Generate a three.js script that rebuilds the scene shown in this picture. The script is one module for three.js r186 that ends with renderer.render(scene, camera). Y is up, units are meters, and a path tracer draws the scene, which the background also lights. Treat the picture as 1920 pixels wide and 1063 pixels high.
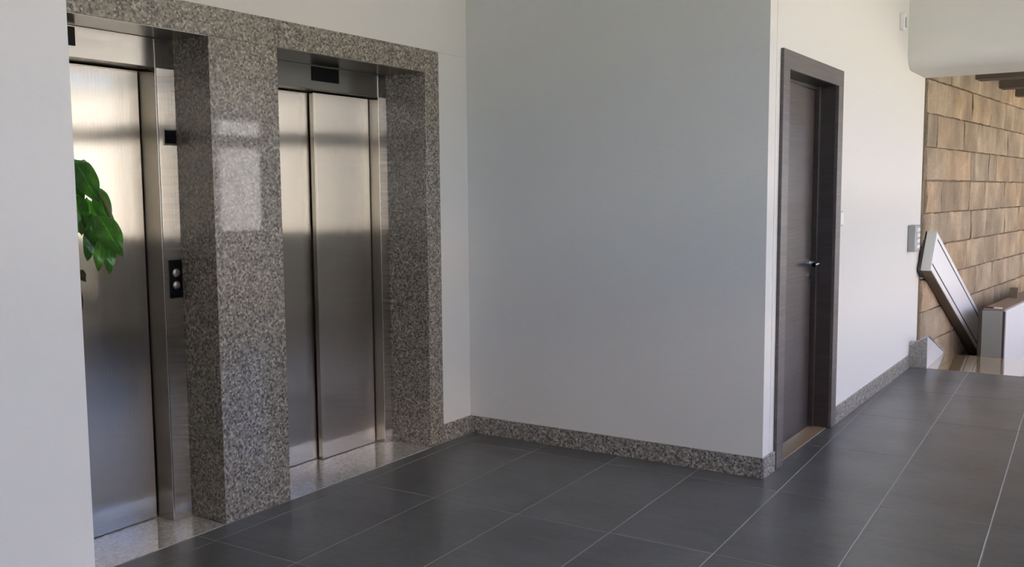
import * as THREE from 'three';
import { Sky } from 'three/addons/objects/Sky.js';
import { RoundedBoxGeometry } from 'three/addons/geometries/RoundedBoxGeometry.js';
import { ConvexGeometry } from 'three/addons/geometries/ConvexGeometry.js';
import { mergeGeometries, toCreasedNormals } from 'three/addons/utils/BufferGeometryUtils.js';

// ---------------------------------------------------------------- camera, sky, sun, exposure
const scene = new THREE.Scene();
const camera = new THREE.PerspectiveCamera(2 * Math.atan(531.5 / 1753.8) * 180 / Math.PI, 1920 / 1063, 0.05, 300);
camera.position.set(0, 1.45, 0);
camera.rotation.order = 'YXZ';
camera.rotation.set(-0.0955, 0.5737, -0.0077);

const sky = new Sky();
sky.scale.setScalar(400);
{
  const u = sky.material.uniforms;
  u.turbidity.value = 7; u.rayleigh.value = 0.6; u.mieCoefficient.value = 0.003; u.mieDirectionalG.value = 0.7;
  u.sunPosition.value.set(-0.62, 0.74, -0.2);
  if (u.cloudCoverage) { u.cloudCoverage.value = 0.7; u.cloudDensity.value = 0.7; }
}
scene.add(sky);
const SKY_STRENGTH = 1.2;
scene.environmentIntensity = SKY_STRENGTH;
const sun = new THREE.DirectionalLight(new THREE.Color().setRGB(1, 0.9, 0.76), 13);
sun.position.set(-18.6, 22.2, -6);
sun.castShadow = true;
sun.shadow.mapSize.set(2048, 2048);
Object.assign(sun.shadow.camera, { left: -25, right: 25, top: 25, bottom: -25, near: 1, far: 80 });
scene.add(sun); scene.add(sun.target);

const renderer = new THREE.WebGLRenderer({ antialias: true });
renderer.toneMapping = THREE.LinearToneMapping;
renderer.toneMappingExposure = 3.5;
renderer.shadowMap.enabled = true;
renderer.shadowMap.type = THREE.PCFSoftShadowMap;

// ---------------------------------------------------------------- helpers
let seed = 20251;
const rnd = () => { seed = (seed + 0x6d2b79f5) | 0; let t = Math.imul(seed ^ (seed >>> 15), 1 | seed); t = (t + Math.imul(t ^ (t >>> 7), 61 | t)) ^ t; return ((t ^ (t >>> 14)) >>> 0) / 4294967296; };
const rr = (a, b) => a + (b - a) * rnd();
const names = new Map();
function numbered(n) { const k = names.get(n) || 0; names.set(n, k + 1); return k ? `${n}_${String(k).padStart(3, '0')}` : n; }
function tag(o, label, category, group) { o.userData.kind = 'thing'; o.userData.label = label; o.userData.category = category; if (group) o.userData.group = group; return o; }
function thing(name, label, category, pos = [0, 0, 0], group) { const g = new THREE.Group(); g.name = numbered(name); g.position.set(...pos); scene.add(g); return tag(g, label, category, group); }
function mesh(name, geo, mat, parent, kind) {
  const m = new THREE.Mesh(Array.isArray(geo) ? mergeGeometries(geo.map(plain)) : geo, mat);
  m.name = parent ? name : numbered(name); m.castShadow = true; m.receiveShadow = true;
  if (kind) m.userData.kind = kind;
  (parent || scene).add(m); return m;
}
function struct(name, geo, mat) { const m = mesh(name, geo, mat, null, 'structure'); return m; }
function structGroup(name) { const g = new THREE.Group(); g.name = name; g.userData.kind = 'structure'; scene.add(g); return g; }
function plain(g) { const q = g.index ? g.toNonIndexed() : g; for (const k of Object.keys(q.attributes)) if (!['position', 'normal', 'uv'].includes(k)) q.deleteAttribute(k); return q; }
// texture coordinates in metres, from the axis each face mostly looks along
function metric(geo, du = 0, dv = 0) {
  const g = geo.index ? geo.toNonIndexed() : geo, p = g.attributes.position, uv = new Float32Array(p.count * 2);
  const a = new THREE.Vector3(), b = new THREE.Vector3(), c = new THREE.Vector3();
  for (let i = 0; i < p.count; i += 3) {
    a.fromBufferAttribute(p, i); b.fromBufferAttribute(p, i + 1); c.fromBufferAttribute(p, i + 2);
    const n = b.clone().sub(a).cross(c.clone().sub(a)), x = Math.abs(n.x), y = Math.abs(n.y), z = Math.abs(n.z);
    [a, b, c].forEach((v, k) => {
      const [s, t] = x >= y && x >= z ? [v.z, v.y] : y >= z ? [v.x, v.z] : [v.x, v.y];
      uv[(i + k) * 2] = s + du; uv[(i + k) * 2 + 1] = t + dv;
    });
  }
  g.setAttribute('uv', new THREE.BufferAttribute(uv, 2));
  return g;
}
// a box between two corners; c rounds its edges
function box(x0, x1, y0, y1, z0, z1, c = 0, du = 0, dv = 0) {
  const w = Math.abs(x1 - x0), h = Math.abs(y1 - y0), d = Math.abs(z1 - z0);
  const g = c > 0 ? new RoundedBoxGeometry(w, h, d, 2, Math.min(c, w / 2.1, h / 2.1, d / 2.1)) : new THREE.BoxGeometry(w, h, d);
  g.translate((x0 + x1) / 2, (y0 + y1) / 2, (z0 + z1) / 2);
  return metric(g, du, dv);
}
const lin = (r, g, b) => new THREE.Color().setRGB(r, g, b);

// ---------------------------------------------------------------- textures
function hash2(x, y, s) { let h = Math.imul(x, 374761393) + Math.imul(y, 668265263) + Math.imul(s, 1274126177); h = Math.imul(h ^ (h >>> 13), 1274126177); return ((h ^ (h >>> 16)) >>> 0) / 4294967296; }
function vnoise(x, y, px, py, s) {
  const ix = Math.floor(x), iy = Math.floor(y), fx = x - ix, fy = y - iy, u = fx * fx * (3 - 2 * fx), v = fy * fy * (3 - 2 * fy);
  const m = (a, n) => ((a % n) + n) % n, h = (i, j) => hash2(m(ix + i, px), m(iy + j, py), s);
  return (h(0, 0) * (1 - u) + h(1, 0) * u) * (1 - v) + (h(0, 1) * (1 - u) + h(1, 1) * u) * v;
}
function fbm(u, v, fx, fy, oct, s) { let t = 0, a = 0.5, n = 0; for (let o = 0; o < oct; o++) { t += a * vnoise(u * fx, v * fy, fx, fy, s + o); n += a; a *= 0.5; fx *= 2; fy *= 2; } return t / n; }
function tex(n, metres, srgb, f) {
  const d = new Uint8Array(n * n * 4);
  for (let j = 0; j < n; j++) for (let i = 0; i < n; i++) { const c = f(i / n, j / n, i, j), o = (j * n + i) * 4; for (let k = 0; k < 3; k++) d[o + k] = Math.max(0, Math.min(255, Math.round(c[k] * 255))); d[o + 3] = 255; }
  const t = new THREE.DataTexture(d, n, n, THREE.RGBAFormat); t.wrapS = t.wrapT = THREE.RepeatWrapping; t.magFilter = THREE.LinearFilter; t.minFilter = THREE.LinearMipmapLinearFilter; t.generateMipmaps = true;
  if (srgb) t.colorSpace = THREE.SRGBColorSpace;
  t.repeat.set(1 / metres, 1 / metres); t.needsUpdate = true; return t;
}
// granite: crystals of feldspar, quartz and mica as jittered cells
function granite(n, cells, s, palette) {
  return (u, v) => {
    const x = u * cells, y = v * cells, ix = Math.floor(x), iy = Math.floor(y); let best = 9, id = 0;
    for (let j = -1; j < 2; j++) for (let i = -1; i < 2; i++) {
      const cx = ((ix + i) % cells + cells) % cells, cy = ((iy + j) % cells + cells) % cells;
      const dx = ix + i + hash2(cx, cy, s) - x, dy = iy + j + hash2(cx, cy, s + 1) - y, dd = dx * dx + dy * dy;
      if (dd < best) { best = dd; id = hash2(cx, cy, s + 2); }
    }
    let k = 0; while (k < palette.length - 1 && id > palette[k][0]) k++;
    const m = 0.9 + 0.2 * fbm(u, v, 60, 60, 2, s + 5); return palette[k].slice(1).map((c) => c * m);
  };
}
const graniteTex = tex(1024, 0.8, true, granite(1024, 92, 11, [[0.14, 0.32, 0.305, 0.28], [0.42, 0.46, 0.445, 0.415], [0.68, 0.55, 0.53, 0.495], [0.9, 0.62, 0.6, 0.56], [1, 0.73, 0.71, 0.66]]));
const sillTex = tex(512, 0.8, true, granite(512, 92, 31, [[0.08, 0.6, 0.585, 0.555], [0.4, 0.67, 0.655, 0.62], [0.8, 0.71, 0.695, 0.66], [1, 0.77, 0.755, 0.72]]));
const plasterBump = tex(512, 0.5, false, (u, v) => { const h = fbm(u, v, 40, 40, 4, 3); return [h, h, h]; });
const tileTex = tex(1024, 1.6, true, (u, v) => { const c = fbm(u, v, 5, 5, 5, 51), f = fbm(u, v, 90, 90, 3, 57), st = fbm(u, v, 6, 60, 3, 58), k = 0.78 + 0.28 * c + 0.1 * f + 0.12 * st; return [0.362 * k, 0.366 * k, 0.366 * k]; });
const tileRough = tex(512, 1.6, false, (u, v) => { const k = 0.85 + 0.3 * fbm(u, v, 8, 8, 4, 61); return [k, k * 0.92, k]; });
const tileBump = tex(512, 0.8, false, (u, v) => { const h = fbm(u, v, 24, 24, 4, 71); return [h, h, h]; });
const woodTex = tex(1024, 1.0, true, (u, v) => { const g = fbm(u, v, 4, 220, 3, 81), b = fbm(u, v, 2, 26, 3, 85), k = 0.74 + 0.32 * g + 0.2 * b; return [0.25 * k, 0.215 * k, 0.195 * k]; });
const woodBump = tex(512, 1.0, false, (u, v) => { const g = fbm(u, v, 4, 160, 3, 81); return [g, g, g]; });
const stoneTex = tex(1024, 1.3, true, (u, v) => { const c = fbm(u, v, 5, 5, 5, 91), st = fbm(u, v, 70, 7, 3, 95), p = fbm(u, v, 120, 120, 2, 98), k = 0.6 + 0.46 * c + 0.15 * st + 0.16 * p; return [0.63 * k, 0.56 * k, 0.465 * k]; });
const stoneBump = tex(512, 0.65, false, (u, v) => { const h = 0.6 * fbm(u, v, 36, 8, 4, 101) + 0.4 * fbm(u, v, 40, 40, 3, 103); return [h, h, h]; });
const marbleTex = tex(512, 1.5, true, (u, v) => { const c = fbm(u, v, 6, 6, 5, 111), w = Math.abs(fbm(u, v, 4, 4, 4, 115) - 0.5) * 2, k = 0.82 + 0.2 * c + 0.12 * w; return [0.66 * k, 0.575 * k, 0.44 * k]; });
const leafTex = tex(256, 1, true, (u, v) => { const vein = Math.abs(((v * 9 + Math.abs(u - 0.5) * 5) % 1) - 0.5) < 0.06 ? 0.2 : 0, rib = Math.abs(u - 0.5) < 0.035 ? 0.35 : 0, k = 0.8 + 0.3 * fbm(u, v, 8, 8, 3, 121) + vein + rib; return [0.2 * k, 0.4 * k, 0.09 * k]; });
const pavingTex = tex(512, 4, true, (u, v) => { const k = 0.85 + 0.25 * fbm(u, v, 16, 16, 4, 131); return [0.66 * k, 0.63 * k, 0.57 * k]; });
const brushBump = (() => {                               // fine upright brush lines: many shallow waves, 50 mm of them
  const n = 1024, d = new Float32Array(n * 4 * 4), K = [64, 39];
  for (let j = 0; j < 4; j++) for (let i = 0; i < n; i++) { let h = 0.5; K.forEach((k, q) => { h += Math.sin(2 * Math.PI * (k * i / n + q * 0.37)) * 3.4 / k; }); d.fill(h, (j * n + i) * 4, (j * n + i) * 4 + 3); d[(j * n + i) * 4 + 3] = 1; }
  const t = new THREE.DataTexture(d, n, 4, THREE.RGBAFormat, THREE.FloatType); t.wrapS = t.wrapT = THREE.RepeatWrapping; t.magFilter = t.minFilter = THREE.LinearFilter; t.repeat.set(1 / 0.05, 1); t.needsUpdate = true; return t;
})();
const soilBump = tex(256, 0.2, false, (u, v) => { const h = fbm(u, v, 16, 16, 4, 141); return [h, h, h]; });

// ---------------------------------------------------------------- materials
const std = (o) => new THREE.MeshStandardMaterial(o), phys = (o) => new THREE.MeshPhysicalMaterial(o);
const M = {
  plaster: std({ color: lin(0.71, 0.7, 0.645), roughness: 0.82, bumpMap: plasterBump, bumpScale: 0.0006 }),
  ceiling: std({ color: lin(0.78, 0.78, 0.77), roughness: 0.9 }),
  granite: phys({ map: graniteTex, color: lin(0.95, 0.91, 0.83), roughness: 0.35, clearcoat: 0.9, clearcoatRoughness: 0.04 }),
  skirting: phys({ map: graniteTex, roughness: 0.45, clearcoat: 0.35, clearcoatRoughness: 0.12 }),
  paleGranite: phys({ map: sillTex, color: lin(0.62, 0.62, 0.62), roughness: 0.4, clearcoat: 0.4, clearcoatRoughness: 0.1 }),
  sill: phys({ map: sillTex, roughness: 0.25, clearcoat: 1, clearcoatRoughness: 0.03 }),
  tile: phys({ map: tileTex, roughness: 0.34, roughnessMap: tileRough, bumpMap: tileBump, bumpScale: 0.0004, specularIntensity: 1 }),
  grout: std({ color: lin(0.42, 0.41, 0.38), roughness: 0.9 }),
  steel: phys({ color: lin(0.5, 0.465, 0.405), metalness: 1, roughness: 0.12, anisotropy: 1, bumpMap: brushBump, bumpScale: 0.0006 }),
  steelFlat: phys({ color: lin(0.42, 0.4, 0.36), metalness: 1, roughness: 0.26, anisotropy: 0.8, anisotropyRotation: Math.PI / 2 }),
  chrome: std({ color: lin(0.75, 0.74, 0.72), metalness: 1, roughness: 0.12 }),
  darkGap: std({ color: lin(0.02, 0.019, 0.018), roughness: 0.6 }),
  blackGlass: phys({ color: lin(0.003, 0.003, 0.004), roughness: 0.4, specularIntensity: 0.25 }),
  bezel: std({ color: lin(0.45, 0.44, 0.42), metalness: 1, roughness: 0.35 }),
  wood: std({ map: woodTex, color: lin(0.82, 0.8, 0.78), roughness: 0.42, bumpMap: woodBump, bumpScale: 0.0006 }),
  casing: std({ map: woodTex, color: lin(1.9, 2.1, 2.3), roughness: 0.4, bumpMap: woodBump, bumpScale: 0.0003 }),
  brown: std({ color: lin(0.3, 0.2, 0.12), roughness: 0.5 }),
  darkBrown: std({ color: lin(0.055, 0.042, 0.03), roughness: 0.6 }),
  coping: std({ color: lin(0.27, 0.2, 0.15), roughness: 0.5 }),
  whitePlastic: std({ color: lin(0.8, 0.8, 0.78), roughness: 0.35 }),
  greyPlastic: std({ color: lin(0.36, 0.36, 0.33), roughness: 0.45 }),
  whitePanel: phys({ color: lin(0.9, 0.9, 0.9), roughness: 0.35, clearcoat: 0.8, clearcoatRoughness: 0.1 }),
  greyPanel: std({ color: lin(0.3, 0.3, 0.27), roughness: 0.5 }),
  palePanel: std({ color: lin(0.64, 0.655, 0.59), roughness: 0.5 }),
  beam: std({ color: lin(0.12, 0.1, 0.075), roughness: 0.75 }),
  marble: phys({ map: marbleTex, roughness: 0.08, clearcoat: 1, clearcoatRoughness: 0.02 }),
  umber: std({ color: lin(0.14, 0.105, 0.07), roughness: 0.6 }),
  mortar: std({ color: lin(0.2, 0.15, 0.1), roughness: 0.95 }),
  pane: phys({ color: lin(1, 1, 1), roughness: 0, transmission: 1, thickness: 0, ior: 1.5 }),
  windowFrame: std({ color: lin(0.09, 0.09, 0.09), roughness: 0.5 }),
  paving: std({ map: pavingTex, roughness: 0.9 }),
  facade: std({ color: lin(0.27, 0.24, 0.2), roughness: 0.9 }),
  pot: std({ color: lin(0.5, 0.49, 0.46), roughness: 0.5 }),
  soil: std({ color: lin(0.05, 0.035, 0.025), roughness: 1, bumpMap: soilBump, bumpScale: 0.01 }),
  stem: std({ color: lin(0.12, 0.13, 0.05), roughness: 0.7 }),
  deadLeaf: std({ color: lin(0.06, 0.05, 0.02), roughness: 0.8, side: THREE.DoubleSide }),
};
M.leaf = [[0.85, 1, 0.75], [1.1, 1.15, 0.9], [0.7, 0.8, 0.7], [1.45, 1.45, 1.0]].map((c) => phys({ map: leafTex, color: lin(...c).multiplyScalar(1.45), roughness: 0.33, transmission: 0.3, thickness: 0, side: THREE.DoubleSide }));
M.stone = [[1, 1, 1], [0.9, 0.88, 0.85], [1.08, 1.02, 0.95], [0.96, 0.98, 0.98]].map((c) => std({ map: stoneTex, color: lin(...c), roughness: 0.92, bumpMap: stoneBump, bumpScale: 0.012 }));

// ---------------------------------------------------------------- the measured plan (metres; the camera stands at x = 0, z = 0)
const XE = -3.258, ZB = -4.585, XD = -1.457, CEIL = 3.15, XW = 2.8, ZEND = -8.2;
const OPEN_Y = 2.126, TOP = 2.25;                       // granite surround
const O1 = { a: -1.602, b: -2.692, f: -3.485 }, O2 = { a: -3.08, b: -4.17, f: -3.54 };   // openings: near side, far side, steel frame plane

// ---------------------------------------------------------------- floor, tile by tile
const DIRT = 0.0214;                                     // the paving is set a little off the wall's line
{
  const floor = structGroup('floor');
  mesh('grout_bed', box(-3.9, XW + 0.1, -0.2, -0.0012, 4.1, ZEND), M.grout, floor);
  const W = 0.463, L = 0.926, J = 0.0055, T = 0.012;
  const clip = (poly, f) => { const out = []; poly.forEach((p, i) => { const q = poly[(i + 1) % poly.length], a = f(p), b = f(q); if (a >= 0) out.push(p); if ((a >= 0) !== (b >= 0)) { const t = a / (a - b); out.push([p[0] + (q[0] - p[0]) * t, p[1] + (q[1] - p[1]) * t]); } }); return out; };
  const bevel = 0.0008;
  for (let i = -7; i < 9; i++) for (let k = -6; k < 10; k++) {
    // tile axes: t runs along the corridor, s across
    const s0 = -0.854 + i * W + J / 2, s1 = s0 + W - J, t0 = -3.515 + 4 - k * L + J / 2 - 4, t1 = t0 - L + J;
    const pt = (s, t) => [s + (t + 4) * DIRT, t - (s + 1) * DIRT];
    let poly = [pt(s0, t0), pt(s1, t0), pt(s1, t1), pt(s0, t1)];
    poly = clip(poly, (p) => p[1] - (ZEND + 0.004)); poly = clip(poly, (p) => p[0] - (XE + 0.003)); poly = clip(poly, (p) => XW - p[0]); poly = clip(poly, (p) => 4 - p[1]);
    if (poly.length < 3) continue;
    // leave out what lies wholly behind the walls
    if (poly.every((p) => (p[0] < XD - 0.25 && p[1] < ZB - 0.2) || (p[0] < -2.0 && p[1] > -1.1))) continue;
    const cx = poly.reduce((a, p) => a + p[0], 0) / poly.length, cz = poly.reduce((a, p) => a + p[1], 0) / poly.length;
    const sh = new THREE.Shape(poly.map((p) => new THREE.Vector2(p[0] - cx, -(p[1] - cz))));
    let g = new THREE.ExtrudeGeometry(sh, { depth: T - bevel, bevelEnabled: true, bevelThickness: bevel, bevelSize: bevel, bevelOffset: -bevel, bevelSegments: 1, steps: 1 });
    g.rotateX(-Math.PI / 2);
    g = metric(g, rr(0, 5), rr(0, 5));
    const m = mesh('tile', g, M.tile, floor);
    m.position.set(cx, -T + rr(-0.0002, 0), cz);
  }
}
// the polished landing beyond the tiles, the stairs below it
struct('trim_1', box(-1.62, XW, -0.16, 0.0, ZEND, -9.035, 0.006), M.marble);
{
  const st = structGroup('stairs');
  for (let k = 0; k < 8; k++) mesh('step', box(-1.9, XW, -0.16 - 0.155 * (k + 1), -0.155 * (k + 1), -9.0 - 0.3 * k, -9.36 - 0.3 * k, 0.006), M.marble, st);
  mesh('lower_landing', box(-1.9, XW, -1.5, -1.26, -11.3, -15), M.marble, st);
}

// ---------------------------------------------------------------- walls
struct('wall_elevator', box(-3.95, -3.73, -0.1, CEIL, -1.2, -4.8), M.plaster);            // the shaft wall behind the doors
struct('wall_over_elevators', box(-3.73, -3.273, TOP + 0.001, CEIL, -1.195, ZB), M.plaster);
struct('wall_beside_elevators', box(-3.73, -3.273, 0, TOP, -4.295, ZB), M.plaster);
struct('wall_before_elevators', box(-3.73, -3.273, 0, TOP, -1.195, -1.477), M.plaster);
struct('wall_back', box(-3.73, XD, 0, CEIL, ZB, ZB - 0.11), M.plaster);
struct('wall_left', box(-3.95, -1.892, 0, CEIL, -1.195, 4.1), M.plaster);
const doorWall = new THREE.Group();                     // local axes: x along the wall away from the corner, y up, z out of the wall into the lobby
doorWall.name = 'wall_right'; doorWall.userData.kind = 'structure';
doorWall.position.set(XD, 0, ZB); doorWall.rotation.y = Math.PI / 2 - 0.0177;
scene.add(doorWall); doorWall.updateMatrixWorld(true);
const onDoorWall = (o) => { o.position.copy(doorWall.localToWorld(o.position.clone())); o.rotation.y += doorWall.rotation.y; return o; };
const S0 = 0.165, S1 = 1.305, DI0 = 0.27, DI1 = 1.2, DH = 2.168, DHI = 2.072;
{
  const sh = new THREE.Shape([[0.108, 0], [S0 + 0.03, 0], [S0 + 0.03, DH - 0.03], [S1 - 0.03, DH - 0.03], [S1 - 0.03, 0], [3.95, 0], [3.95, CEIL], [0.108, CEIL]].map((p) => new THREE.Vector2(...p)));
  const g = new THREE.ExtrudeGeometry(sh, { depth: 0.16, bevelEnabled: false }); g.translate(0, 0, -0.16);
  mesh('plaster', metric(g), M.plaster, doorWall);
}
struct('ceiling', [box(-3.95, XW + 0.2, CEIL, CEIL + 0.3, 4.1, -8.5), box(-3.95, XW + 0.2, 2.84, CEIL + 0.3, -8.5, -15.2)], M.ceiling);
{ // beam of wall over the way to the stairs, its lower edges rounded
  const r = 0.13, z0 = -7.77, z1 = -8.5, y = 2.378, sh = new THREE.Shape();
  sh.moveTo(z0, CEIL); sh.lineTo(z0, y + r); sh.absarc(z0 - r, y + r, r, 0, -Math.PI / 2, true); sh.lineTo(z1 + 0.02, y); sh.lineTo(z1, y + 0.02); sh.lineTo(z1, CEIL);
  let g = new THREE.ExtrudeGeometry(sh, { depth: XW + 1.5, bevelEnabled: false, curveSegments: 10 });
  g = toCreasedNormals(g, 0.5); g.rotateY(-Math.PI / 2); g.translate(XW, 0, 0);                 // shape x -> world z, extrusion -> -x
  struct('wall_over_stairs', metric(g), M.plaster);
}
// wall behind the camera, end wall of the stairs
struct('wall_behind', [box(-1.9, XW + 0.2, 0, 0.95, 4.0, 4.2), box(-1.9, XW + 0.2, 2.92, CEIL, 4.0, 4.2), box(-1.9, 0.3, 0.95, 2.92, 4.0, 4.2), box(2.5, XW + 0.2, 0.95, 2.92, 4.0, 4.2)], M.plaster);
struct('wall_far', box(-1.9, XW + 0.2, -1.5, 2.84, -15, -15.2), M.plaster);

// ---------------------------------------------------------------- glazed wall on the daylight side (out of the picture, mirrored in the steel)
{
  const w = structGroup('window_0');
  mesh('window_frame', [box(0.3, 2.5, 0.95, 1.01, 4.06, 4.13), box(0.3, 2.5, 2.86, 2.92, 4.06, 4.13), box(0.3, 2.5, 2.05, 2.21, 4.05, 4.13), box(0.3, 0.35, 0.95, 2.92, 4.06, 4.13), box(2.45, 2.5, 0.95, 2.92, 4.06, 4.13), box(1.37, 1.43, 0.95, 2.92, 4.06, 4.13)], M.windowFrame, w);
  for (const [a, b] of [[0.34, 1.38], [1.42, 2.46]]) for (const [c, d] of [[1, 2.06], [2.2, 2.87]]) mesh('pane', box(a, b, c, d, 4.09, 4.094), M.pane, w);
}
const SILL = 0.95, HEAD = 2.92, TR0 = 2.05, TR1 = 2.21;
{
  const parts = [box(XW, XW + 0.2, -1.5, SILL, 4.2, -8.5), box(XW, XW + 0.2, -1.5, 0.12, -8.5, -15.2), box(XW, XW + 0.2, HEAD, CEIL, 4.2, -8.5), box(XW, XW + 0.2, 2.84, CEIL, -8.5, -15.2)];
  const bays = [];
  for (let z = -0.6; z > -14.4; z -= 1.8) bays.push([z, z - 1.62]);
  bays.forEach(([a, b], i) => { const prev = i ? bays[i - 1][1] : 4.2; parts.push(box(XW, XW + 0.2, a < -8.5 ? 0.12 : SILL, HEAD, prev, a)); if (i === bays.length - 1) parts.push(box(XW, XW + 0.2, 0.12, HEAD, b, -15.2)); });
  struct('wall_window', parts, M.plaster);
  bays.forEach(([a, b], i) => {
    const w = structGroup(`window_${i + 1}`), x0 = XW + 0.06, x1 = XW + 0.13, low = a < -8.5 ? 0.12 : SILL, top = a < -8.5 ? 2.84 : HEAD;
    mesh('window_frame', [box(x0, x1, low, low + 0.06, a, b), box(x0, x1, top - 0.06, top, a, b), box(x0, x1, low, top, a, a - 0.05), box(x0, x1, low, top, b + 0.05, b), box(x0 - 0.02, x1, TR0, TR1, a, b)], M.windowFrame, w);
    mesh('pane', box(XW + 0.09, XW + 0.094, low + 0.05, TR0 + 0.01, a - 0.04, b + 0.04), M.pane, w);
    mesh('pane', box(XW + 0.09, XW + 0.094, TR1 - 0.01, top - 0.05, a - 0.04, b + 0.04), M.pane, w);
  });
}
struct('ground', [box(XW + 0.2, 90, -0.5, -0.2, 60, -80), box(-60, XW + 0.2, -0.5, -0.2, 60, 4.2), box(-60, XW + 0.2, -1.9, -1.6, 4.2, -80)], M.paving);
// sunlit house front across the yard, seen only as light in the steel
struct('wall_opposite', [box(24, 30, -0.3, 5.3, 40, -60), box(23.6, 30, 5.3, 5.6, 40.3, -60.3)], M.facade);

// ---------------------------------------------------------------- granite surround of the two elevators
{
  const t = thing('granite_surround', 'polished speckled grey granite surround framing both elevators', 'door surround', [XE, 0, (O1.a + O2.b) / 2]);
  const zc = t.position.z, G = (name, x0, x1, y0, y1, z0, z1) => mesh(name, box(x0 - XE, x1 - XE, y0, y1, z0 - zc, z1 - zc, 0.003, rr(0, 3), rr(0, 3)), M.granite, t);
  G('lintel', XE, -3.7, OPEN_Y, TOP, -1.477, -4.295);
  G('jamb', XE, -3.7, 0, OPEN_Y, -1.477, O1.a);
  G('pier', XE, -3.7, 0, OPEN_Y, O1.b, O2.a);
  G('jamb', XE, -3.7, 0, OPEN_Y, O2.b, -4.295);
}
function elevator(o, label, sillLabel, displays) {
  const t = thing('elevator', label, 'elevator', [o.f, 0, (o.a + o.b) / 2]);
  const zc = t.position.z, f = o.f, P = (name, x0, x1, y0, y1, z0, z1, m, c = 0.0015, parent = t) => mesh(name, box(x0 - f, x1 - f, y0, y1, z0 - zc, z1 - zc, c), m, parent);
  const z0 = o.a - 0.001, z1 = o.b + 0.001, ja = o.a - 0.075, jb = o.b + (displays ? 0.097 : 0.07), back = -3.715;
  P('header', back, f, 2.0, OPEN_Y - 0.003, z0, z1, M.steelFlat);
  P('soffit', f, XE - 0.004, OPEN_Y - 0.0022, OPEN_Y - 0.0004, z0, z1, M.steelFlat, 0);
  P('frame_post', back, f, 0.002, 2.0, z0, ja, M.steel);
  P('frame_post', back, f, 0.002, 2.0, jb, z1, M.steel);
  P('frame_trim', f, f + 0.004, 0.002, OPEN_Y - 0.008, jb + 0.006, jb - 0.001, M.chrome);
  const df = displays ? -3.6 : -3.612, seam = jb + (displays ? 0.41 : 0.43);
  P('door_panel', df - 0.03, df, 0.004, 1.994, jb + 0.006, seam, M.steel, 0.002);
  P('panel_edge', df - 0.028, df + 0.001, 0.004, 1.994, seam, seam + 0.012, M.steel, 0.001);
  P('door_panel', df - 0.075, df - 0.045, 0.004, 1.994, seam - 0.03, ja, M.steel, 0.002);
  P('running_gap', back, df - 0.08, 0.002, 1.996, ja, jb, M.darkGap, 0);
  // floor display in the header, split by a thin bar
  const zd = o.b + (displays ? 0.562 : 0.49), d = P('floor_display', f, f + 0.004, 2.044, OPEN_Y - 0.009, zd + 0.1, zd - 0.1, M.blackGlass, 0.001);
  if (displays) {
    const s = P('indicator', f, f + 0.004, 1.672, 1.742, jb - 0.024, jb - 0.094, M.bezel, 0.001);
    P('screen', f + 0.003, f + 0.006, 1.679, 1.736, jb - 0.03, jb - 0.088, M.blackGlass, 0.0005, s);
    const p = P('call_panel', f, f + 0.007, 1.003, 1.172, jb - 0.026, jb - 0.09, M.blackGlass, 0.002);
    for (const y of [1.06, 1.115]) {
      const g = new THREE.LatheGeometry([[0, 0.008], [0.011, 0.008], [0.0135, 0.006], [0.0145, 0.003], [0.018, 0.0025], [0.019, 0]].map((q) => new THREE.Vector2(q[0], q[1])), 24);
      g.rotateZ(-Math.PI / 2); g.translate(0.007, y, jb - 0.058 - zc);
      mesh('call_button', metric(g), M.chrome, p);
    }
  }
  const sx1 = XE - 0.002, s = mesh('elevator_sill', box(back - f, sx1 - f, -0.03, 0.0015, z0 - zc, z1 - zc, 0), M.sill);
  s.position.set(f, 0, zc); tag(s, sillLabel, 'threshold');
  return t;
}
elevator(O1, 'brushed steel elevator with call buttons, partly hidden by leaves and the near wall', 'pale polished stone sill below the elevator with call buttons', true);
elevator(O2, 'brushed steel elevator with black display above it, beside the bare white corner', 'pale polished stone sill of the elevator nearest the white corner', false);

// ---------------------------------------------------------------- granite skirting in lengths
{
  const run = (name, list, make) => { const g = structGroup(name); list.forEach(([a, b]) => make(a, b, g)); return g; };
  const H = 0.105, T = 0.013, j = 0.0008;
  run('baseboard_back', [[-3.245, -2.985], [-2.985, -1.79], [-1.79, XD + T]], (a, b, g) => mesh('slab', box(a + j, b - j, 0.0005, H, ZB, ZB + T, 0.0015, rr(0, 3), rr(0, 3)), M.skirting, g));
  run('baseboard_elevator', [[-4.297, ZB]], (a, b, g) => mesh('slab', box(-3.273, XE, 0.0005, H, a, b, 0.0015, rr(0, 3), rr(0, 3)), M.skirting, g));
  const r = run('baseboard_right', [[0.0, S0 - 0.001], [S1 + 0.001, 2.3], [2.3, 3.56]], (a, b, g) => { mesh('slab', box(a + j, b - j, 0.0005, H, 0.0003, T, 0.0015, rr(0, 3), rr(0, 3)), M.skirting, g); });
  onDoorWall(r);
  run('baseboard_left', [[-1.19, 0.4], [0.4, 2.2], [2.2, 3.98]], (a, b, g) => mesh('slab', box(-1.892, -1.892 + T, 0.0005, H, a, b - j, 0.0015, rr(0, 3), rr(0, 3)), M.skirting, g));
}

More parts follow.
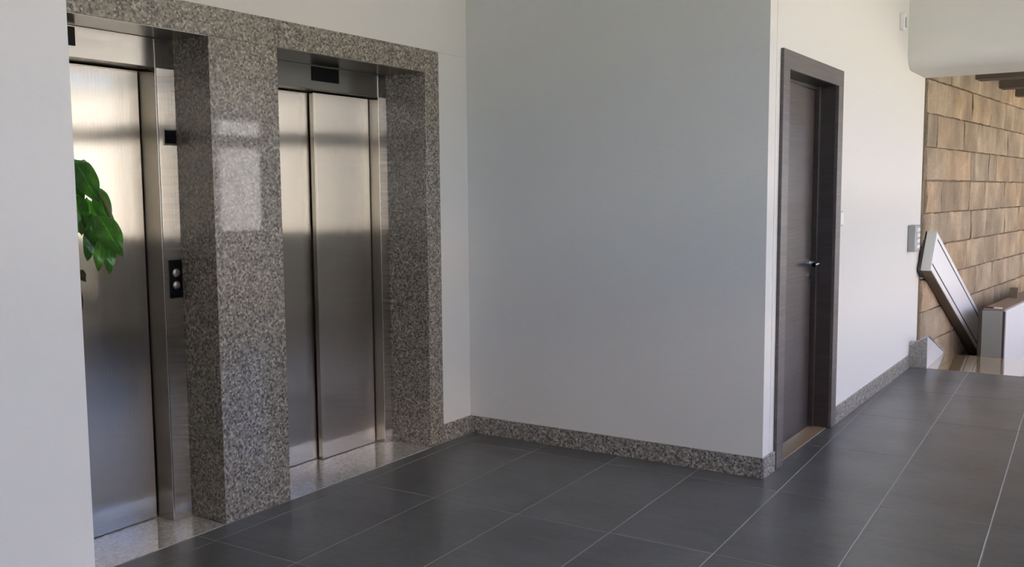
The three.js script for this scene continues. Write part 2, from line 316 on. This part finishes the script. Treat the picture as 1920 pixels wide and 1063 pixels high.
// ---------------------------------------------------------------- room door
{
  const t = new THREE.Group(); t.name = 'door_1'; t.userData.kind = 'structure'; scene.add(t);
  const D = (name, a, b, y0, y1, z0, z1, m, c = 0.002, parent = t) => mesh(name, box(a, b, y0, y1, z0, z1, c, rr(0, 2), rr(0, 2)), m, parent);
  const K = 0.018;
  D('casing', S0, DI0, 0.001, DHI, 0.0005, K, M.casing); D('casing', DI1, S1, 0.001, DHI, 0.0005, K, M.casing); D('casing', S0, S1, DHI, DH, 0.0005, K, M.casing);
  D('lining', DI0 - 0.025, DI0, 0.001, DHI, -0.17, 0.0, M.wood); D('lining', DI1, DI1 + 0.025, 0.001, DHI, -0.17, 0.0, M.wood); D('lining', DI0 - 0.025, DI1 + 0.025, DHI, DHI + 0.025, -0.17, 0.0, M.wood);
  D('door_stop', DI1 - 0.028, DI1, 0.006, DHI, -0.165, -0.085, M.wood, 0.003); D('door_stop', DI0, DI0 + 0.014, 0.006, DHI, -0.165, -0.1, M.wood, 0.003); D('door_stop', DI0 + 0.014, DI1 - 0.028, DHI - 0.02, DHI, -0.165, -0.1, M.wood, 0.003);
  const leaf = D('door_leaf', DI0 + 0.016, DI1 - 0.07, 0.012, DHI - 0.026, -0.155, -0.105, M.wood, 0.003);
  D('rebate', DI1 - 0.07, DI1 - 0.028, 0.012, DHI - 0.022, -0.165, -0.13, M.darkBrown, 0.002);
  D('closer_rail', DI0 + 0.2, DI0 + 0.62, DHI - 0.034, DHI - 0.024, -0.104, -0.085, M.chrome, 0.003);
  D('doorsill', DI0, DI1, -0.002, 0.004, -0.17, -0.012, M.brown, 0.001);
  // lever, its rose and the lock cylinder below it
  const hs = DI1 - 0.11, hy = 1.025, rose = new THREE.CylinderGeometry(0.029, 0.03, 0.012, 28); rose.rotateX(Math.PI / 2); rose.translate(hs, hy, -0.1);
  const h = mesh('door_handle', metric(rose), M.chrome, leaf);
  const path = new THREE.CatmullRomCurve3([[hs, hy, -0.1], [hs, hy, -0.06], [hs - 0.006, hy, -0.047], [hs - 0.03, hy, -0.043], [hs - 0.115, hy - 0.004, -0.043]].map((p) => new THREE.Vector3(...p)));
  mesh('lever', metric(new THREE.TubeGeometry(path, 30, 0.013, 12)), M.chrome, h);
  const cyl = new THREE.CylinderGeometry(0.024, 0.025, 0.012, 24); cyl.rotateX(Math.PI / 2); cyl.translate(hs, hy - 0.075, -0.1);
  mesh('lock', metric(cyl), M.chrome, leaf);
  onDoorWall(t);
}

// ---------------------------------------------------------------- small fittings on the door wall
{
  let t = thing('light_switch', 'white square light switch on the wall beside the dark door', 'switch', [1.348, 1.283, 0]);
  mesh('plate', box(-0.039, 0.039, -0.046, 0.046, 0, 0.012, 0.004), M.greyPlastic, t); mesh('rocker', box(-0.031, 0.031, -0.038, 0.038, 0.011, 0.0175, 0.0025), M.whitePlastic, t); onDoorWall(t);
  t = thing('intercom', 'grey wall box with pale buttons near the end of the white wall', 'intercom', [3.5, 1.07, 0]);
  mesh('case', box(-0.1, 0.1, -0.105, 0.105, 0, 0.058, 0.008), M.greyPlastic, t);
  for (let i = 0; i < 4; i++) mesh('button', box(-0.05, 0.055, 0.055 - i * 0.045, 0.085 - i * 0.045, 0.056, 0.066, 0.004), M.whitePlastic, t);
  onDoorWall(t);
  t = thing('motion_sensor', 'small white sensor box high on the wall beside the beam', 'sensor', [2.9, 2.69, 0]);
  mesh('case', box(-0.03, 0.03, -0.06, 0.06, 0, 0.035, 0.008), M.whitePlastic, t); mesh('lens', box(-0.02, 0.02, -0.045, 0.03, 0.033, 0.041, 0.004), M.greyPlastic, t); onDoorWall(t);
}

// ---------------------------------------------------------------- sloping stone kerb at the head of the stairs
{
  const t = thing('stone_kerb', 'low granite kerb with sloping top at the foot of the white wall end', 'kerb', [-1.25, 0, -8.18]);
  const P = (l) => l.map((p) => new THREE.Vector3(...p));
  mesh('body', metric(new ConvexGeometry(P([[-0.142, 0.001, 0], [-0.006, 0.001, 0], [-0.142, 0.172, 0], [-0.006, 0.258, 0], [-0.035, 0.001, -0.85], [-0.006, 0.001, -0.85], [-0.035, 0.02, -0.85], [-0.006, 0.02, -0.85]]))), M.paleGranite, t);
  mesh('cap', metric(new ConvexGeometry(P([[-0.146, 0.174, 0.004], [-0.146, 0.188, 0.004], [0.006, 0.266, 0.004], [0.006, 0.284, 0.004], [-0.035, 0.02, -0.852], [-0.035, 0.034, -0.852], [0.006, 0.02, -0.852], [0.006, 0.036, -0.852]]))), M.sill, t);
  mesh('side_plate', metric(new ConvexGeometry(P([[-0.005, 0.001, 0], [0, 0.001, 0], [-0.005, 0.262, 0], [0, 0.262, 0], [-0.005, 0.001, -0.85], [0, 0.001, -0.85], [-0.005, 0.02, -0.85], [0, 0.02, -0.85]]))), M.whitePanel, t);
}

// ---------------------------------------------------------------- rough stone wall along the stairs, block by block
const STONE_A = 5.93 * Math.PI / 180;
const stoneFrame = (o) => { o.position.set(-1.362, 0, -8.547); o.rotation.y = Math.PI / 2 - STONE_A; return o; };   // local x along the wall, z out of it
{
  const w = stoneFrame(structGroup('wall_stone'));
  mesh('mortar', box(-0.06, 7, -1.5, 2.9, -0.3, -0.014), M.mortar, w);
  const variants = [];
  function block(len, h, k) {
    const nx = Math.max(4, Math.round(len / 0.08) + 2), ny = 6, g = new THREE.BoxGeometry(len, h, 0.05, nx, ny, 1), p = g.attributes.position;
    for (let i = 0; i < p.count; i++) {
      let x = p.getX(i), y = p.getY(i); const z = p.getZ(i), bx = len / 2 - 0.009, by = h / 2 - 0.008, cx = len / 2 - len / nx, cy = h / 2 - h / ny;
      if (Math.abs(Math.abs(x) - cx) < 1e-4) x = Math.sign(x) * bx; if (Math.abs(Math.abs(y) - cy) < 1e-4) y = Math.sign(y) * by;
      const ex = len / 2 - Math.abs(x), ey = h / 2 - Math.abs(y);
      const jx = (vnoise(y * 22 + k * 7.3, x * 3 + 5, 997, 997, 7) - 0.5) * 0.014, jy = (vnoise(x * 18 + k * 3.1, y * 3 + 9, 997, 997, 8) - 0.5) * 0.014;
      if (z > 0) { const edge = Math.min(ex, ey) < 0.004 ? -0.006 : 0; p.setXYZ(i, x + (ex < 0.004 ? jx - Math.sign(x) * 0.004 : 0), y + (ey < 0.004 ? jy - Math.sign(y) * 0.003 : 0), z + edge + (vnoise(x * 9 + k * 5, y * 9, 997, 997, 9) - 0.5) * 0.014); } 
    }
    g.computeVertexNormals(); return metric(g, rr(0, 4), rr(0, 4));
  }
  const H = 0.279;
  for (let r = -9; r < 6; r++) {
    let x = -0.05 - rr(0, 0.5);
    const y0 = 1.257 + r * H;
    while (x < 6.6) {
      let len = rnd() < 0.3 ? rr(0.14, 0.34) : rr(0.45, 1.05), a = Math.max(x, -0.05), b = x + len;
      if (b - a > 0.1) {
        const g = block(b - a - 0.006, H - 0.006, r * 31 + x);
        const m = mesh('stone_block', g, M.stone[Math.floor(rnd() * 4)], w);
        m.position.set((a + b) / 2, y0 + H / 2, -0.014 + rr(-0.005, 0.004));
      }
      x = b;
    }
  }
}
// sloped white panel fixed to the stone wall
{
  const t = stoneFrame(thing('handrail_panel', 'sloping white panel with dark grooves mounted on the stone wall', 'handrail')), inner = new THREE.Group(), L = 2.1, Hh = 0.36, A = -27.6 * Math.PI / 180;
  const put = (name, a, b, y0, y1, z0, z1, m, c = 0.002) => { const g = box(a, b, y0, y1, z0, z1, c); g.rotateZ(A); g.translate(0.0, 1.11, 0); return mesh(name, g, m, t); };
  put('face', 0.012, L, -Hh + 0.014, -0.004, 0.03, 0.1, M.whitePanel);
  put('end_cap', 0, 0.012, -Hh, 0, 0.022, 0.1, M.palePanel);
  put('underside', 0.012, L, -Hh, -Hh + 0.014, 0.022, 0.1, M.umber);
  put('groove', 0.05, L, -0.06, -0.046, 0.099, 0.1015, M.darkBrown, 0); put('groove', 0.02, L, -Hh + 0.062, -Hh + 0.076, 0.099, 0.1015, M.darkBrown, 0);
  put('backing', 0, L, -Hh - 0.004, 0.0, 0.0, 0.022, M.darkBrown);
}
// long low parapet between the stairs, cut by the frame
{
  const t = thing('stair_parapet', 'low white parapet with grey end and brown top beyond the landing', 'parapet', [-0.805, -0.155, -9.42]); t.rotation.y = Math.PI / 2 - STONE_A;
  const q = (name, a, b, y0, y1, z0, z1, m, c = 0.003, p = t) => mesh(name, box(a, b, y0, y1, z0, z1, c), m, p);
  q('wall_core', 0.02, 3.0, -1.105, 0.515, -0.17, -0.01, M.greyPanel);
  q('end_panel', 0, 0.02, 0.0005, 0.515, -0.19, -0.022, M.greyPanel);
  q('corner_joint', 0.002, 0.02, 0.0005, 0.515, -0.022, -0.002, M.darkBrown);
  q('edge_frame', 0.0, 0.03, 0.0005, 0.52, -0.222, -0.19, M.darkBrown);
  q('side_panel', 0.02, 3.0, -1.105, 0.525, -0.01, 0.008, M.whitePanel);
  q('top', 0.03, 3.0, 0.515, 0.534, -0.19, -0.01, M.coping);
  q('hinge', 0.03, 0.05, 0.534, 0.548, -0.1, -0.03, M.chrome); q('hinge', 0.03, 0.06, 0.534, 0.546, -0.2, -0.11, M.darkBrown);
  const p = mesh('short_post', box(-0.035, 0.035, 0, 0.1, -0.03, 0.03, 0.004), M.umber); p.position.set(-0.831, 0.379, -10.53); tag(p, 'short brown post standing on the parapet top', 'post');
}
// dark beams over the stairs
[[-10.0, -10.25], [-11.02, -11.26], [-11.84, -12.0]].forEach(([a, b], i) => {
  const xs = -1.362 + (-8.547 - a) * Math.tan(STONE_A) + 0.012, m = mesh('ceiling_beam', box(0, XW - xs, 0, 0.335, 0, b - a, 0.006), M.beam);
  m.position.set(xs, [2.502, 2.502, 2.48][i], a);
  tag(m, ['dark brown ceiling beam nearest the white wall beam over the stairs', 'second dark ceiling beam over the stairs, middle of three', 'dark ceiling beam over the stairs farthest from the lobby'][i], 'beam');
});

// ---------------------------------------------------------------- potted plant behind the near wall's corner
{
  const t = thing('potted_plant', 'green leafy plant peeking from behind the near white wall', 'plant', [-2.72, 0, -1.42]);
  const lathe = (l) => new THREE.LatheGeometry(l.map((p) => new THREE.Vector2(...p)), 36);
  const pot = mesh('pot', metric(lathe([[0, 0.001], [0.1, 0.001], [0.112, 0.012], [0.145, 0.3], [0.155, 0.31], [0.155, 0.34], [0.14, 0.34], [0.132, 0.3], [0, 0.3]])), M.pot, t);
  mesh('soil', metric(lathe([[0, 0.318], [0.08, 0.314], [0.136, 0.304]])), M.soil, pot);
  const leafGeo = (L, W, bend, fold, cup) => {
    const n = 12, m = 6, pos = [], uv = [], idx = [];
    for (let i = 0; i <= n; i++) {
      const s = i / n, w = W * Math.pow(Math.sin(Math.PI * Math.min(1, Math.pow(s, 0.78) * 0.98 + 0.012)), 0.8) * 0.5;
      const ang = bend * s * s, y = L * s * (1 - 0.12 * bend * s), z = -L * Math.sin(ang * 0.75) * s * 0.62;
      for (let j = 0; j <= m; j++) { const q = (j / m) * 2 - 1; pos.push(q * w, y, z + Math.abs(q) * fold * w - q * q * cup * w + 0.006 * Math.sin(s * 11 + q * 2)); uv.push(j / m, s); }
    }
    for (let i = 0; i < n; i++) for (let j = 0; j < m; j++) { const a = i * (m + 1) + j; idx.push(a, a + 1, a + m + 1, a + 1, a + m + 2, a + m + 1); }
    const g = new THREE.BufferGeometry(); g.setAttribute('position', new THREE.Float32BufferAttribute(pos, 3)); g.setAttribute('uv', new THREE.Float32BufferAttribute(uv, 2)); g.setIndex(idx); g.computeVertexNormals(); return g;
  };
  const geos = [leafGeo(0.13, 0.062, 0.6, 0.22, 0.3), leafGeo(0.11, 0.06, 0.9, 0.15, 0.4), leafGeo(0.095, 0.05, 0.4, 0.3, 0.2), leafGeo(0.12, 0.055, 1.1, 0.2, 0.35)];
  const base = new THREE.Vector3(-2.72, 0, -1.42);
  const stem = (pts, r) => { const c = new THREE.CatmullRomCurve3(pts.map((p) => new THREE.Vector3(...p).sub(base))); mesh('stem', metric(new THREE.TubeGeometry(c, 30, r, 8)), M.stem, t); return c; };
  const leaf = (b, tip, out, gi, mi, scale = 1, parent = t) => {
    const v = b.clone().sub(base), d = tip.clone().sub(b), L = d.length(); d.normalize();
    const z = out.clone().addScaledVector(d, -out.dot(d)).normalize(), x = d.clone().cross(z).normalize();
    const m = mesh('leaf', geos[gi % 4], mi < 0 ? M.deadLeaf : M.leaf[mi % 4], parent); const s = L / [0.13, 0.11, 0.095, 0.12][gi % 4];
    m.matrix.makeBasis(x, d, z).scale(new THREE.Vector3(s * scale, s, s * scale)).setPosition(v); m.matrix.decompose(m.position, m.quaternion, m.scale); return m;
  };
  const V = (x, y, z) => new THREE.Vector3(x, y, z);
  const c1 = stem([[-2.72, 0.3, -1.42], [-2.71, 0.8, -1.43], [-2.62, 1.25, -1.46], [-2.5, 1.48, -1.49], [-2.39, 1.51, -1.52], [-2.31, 1.44, -1.54], [-2.27, 1.34, -1.55]], 0.006);
  const c2 = stem([[-2.71, 0.3, -1.41], [-2.7, 0.9, -1.4], [-2.63, 1.3, -1.42], [-2.5, 1.46, -1.46], [-2.41, 1.42, -1.5], [-2.37, 1.33, -1.53]], 0.005);
  stem([[-2.73, 0.3, -1.43], [-2.76, 0.8, -1.42], [-2.8, 1.2, -1.4], [-2.82, 1.5, -1.4]], 0.005);
  const cam = V(0.75, 0.15, 0.6);
  // leaves in view: base, tip, which way the blade looks
  [
[-2.373, 1.553, -1.500, -2.264, 1.446, -1.485, 0, 2, 1.03], [-2.429, 1.551, -1.520, -2.366, 1.457, -1.505, 3, 0, 1.20], [-2.342, 1.480, -1.540, -2.275, 1.374, -1.525, 1, 2, 0.81],
[-2.292, 1.402, -1.510, -2.191, 1.311, -1.495, 1, 1, 0.99], [-2.273, 1.339, -1.500, -2.273, 1.247, -1.485, 0, 3, 0.82], [-2.286, 1.342, -1.535, -2.269, 1.238, -1.520, 0, 1, 0.80],
[-2.359, 1.372, -1.530, -2.357, 1.272, -1.515, 2, 2, 0.85], [-2.418, 1.463, -1.520, -2.350, 1.364, -1.505, 3, 0, 1.19], [-2.402, 1.448, -1.550, -2.344, 1.350, -1.535, 0, 0, 1.07],
[-2.408, 1.437, -1.500, -2.355, 1.340, -1.485, 1, 1, 0.87], [-2.374, 1.405, -1.545, -2.311, 1.310, -1.530, 3, 1, 1.14], [-2.376, 1.552, -1.530, -2.378, 1.491, -1.515, 2, 1, 1.16],
[-2.287, 1.356, -1.540, -2.227, 1.294, -1.525, 2, 2, 0.88], [-2.421, 1.509, -1.540, -2.431, 1.408, -1.525, 0, 0, 1.07], [-2.432, 1.407, -1.560, -2.377, 1.318, -1.545, 3, 0, 1.02],

  ].forEach(([a, b, c, d, e, f, g, m, w]) => leaf(V(a, b, c), V(d, e, f), cam.clone().add(V(rr(-0.45, 0.45), rr(-0.1, 0.6), rr(-0.45, 0.45))), g, m, w * 0.84));
  const dead = leaf(V(-2.40, 1.25, -1.51), V(-2.355, 1.225, -1.5), cam, 2, -1, 0.9); dead.userData.label = 'withered brown leaf';
  const dead2 = leaf(V(-2.40, 1.2, -1.51), V(-2.372, 1.14, -1.5), cam, 2, -1, 0.35); dead2.userData.label = 'withered brown leaf';
  // leaves out of view, behind the corner
  for (let i = 0; i < 18; i++) { const b = V(-2.78 + rr(-0.07, 0.09), rr(0.75, 1.45), -1.41 + rr(-0.04, 0.04)), a = rr(0, 6.28); leaf(b, b.clone().add(V(Math.cos(a) * 0.09, rr(-0.05, 0.05), Math.sin(a) * 0.07)), V(0.2, 1, 0.1), i, i); }
}

renderer.render(scene, camera);
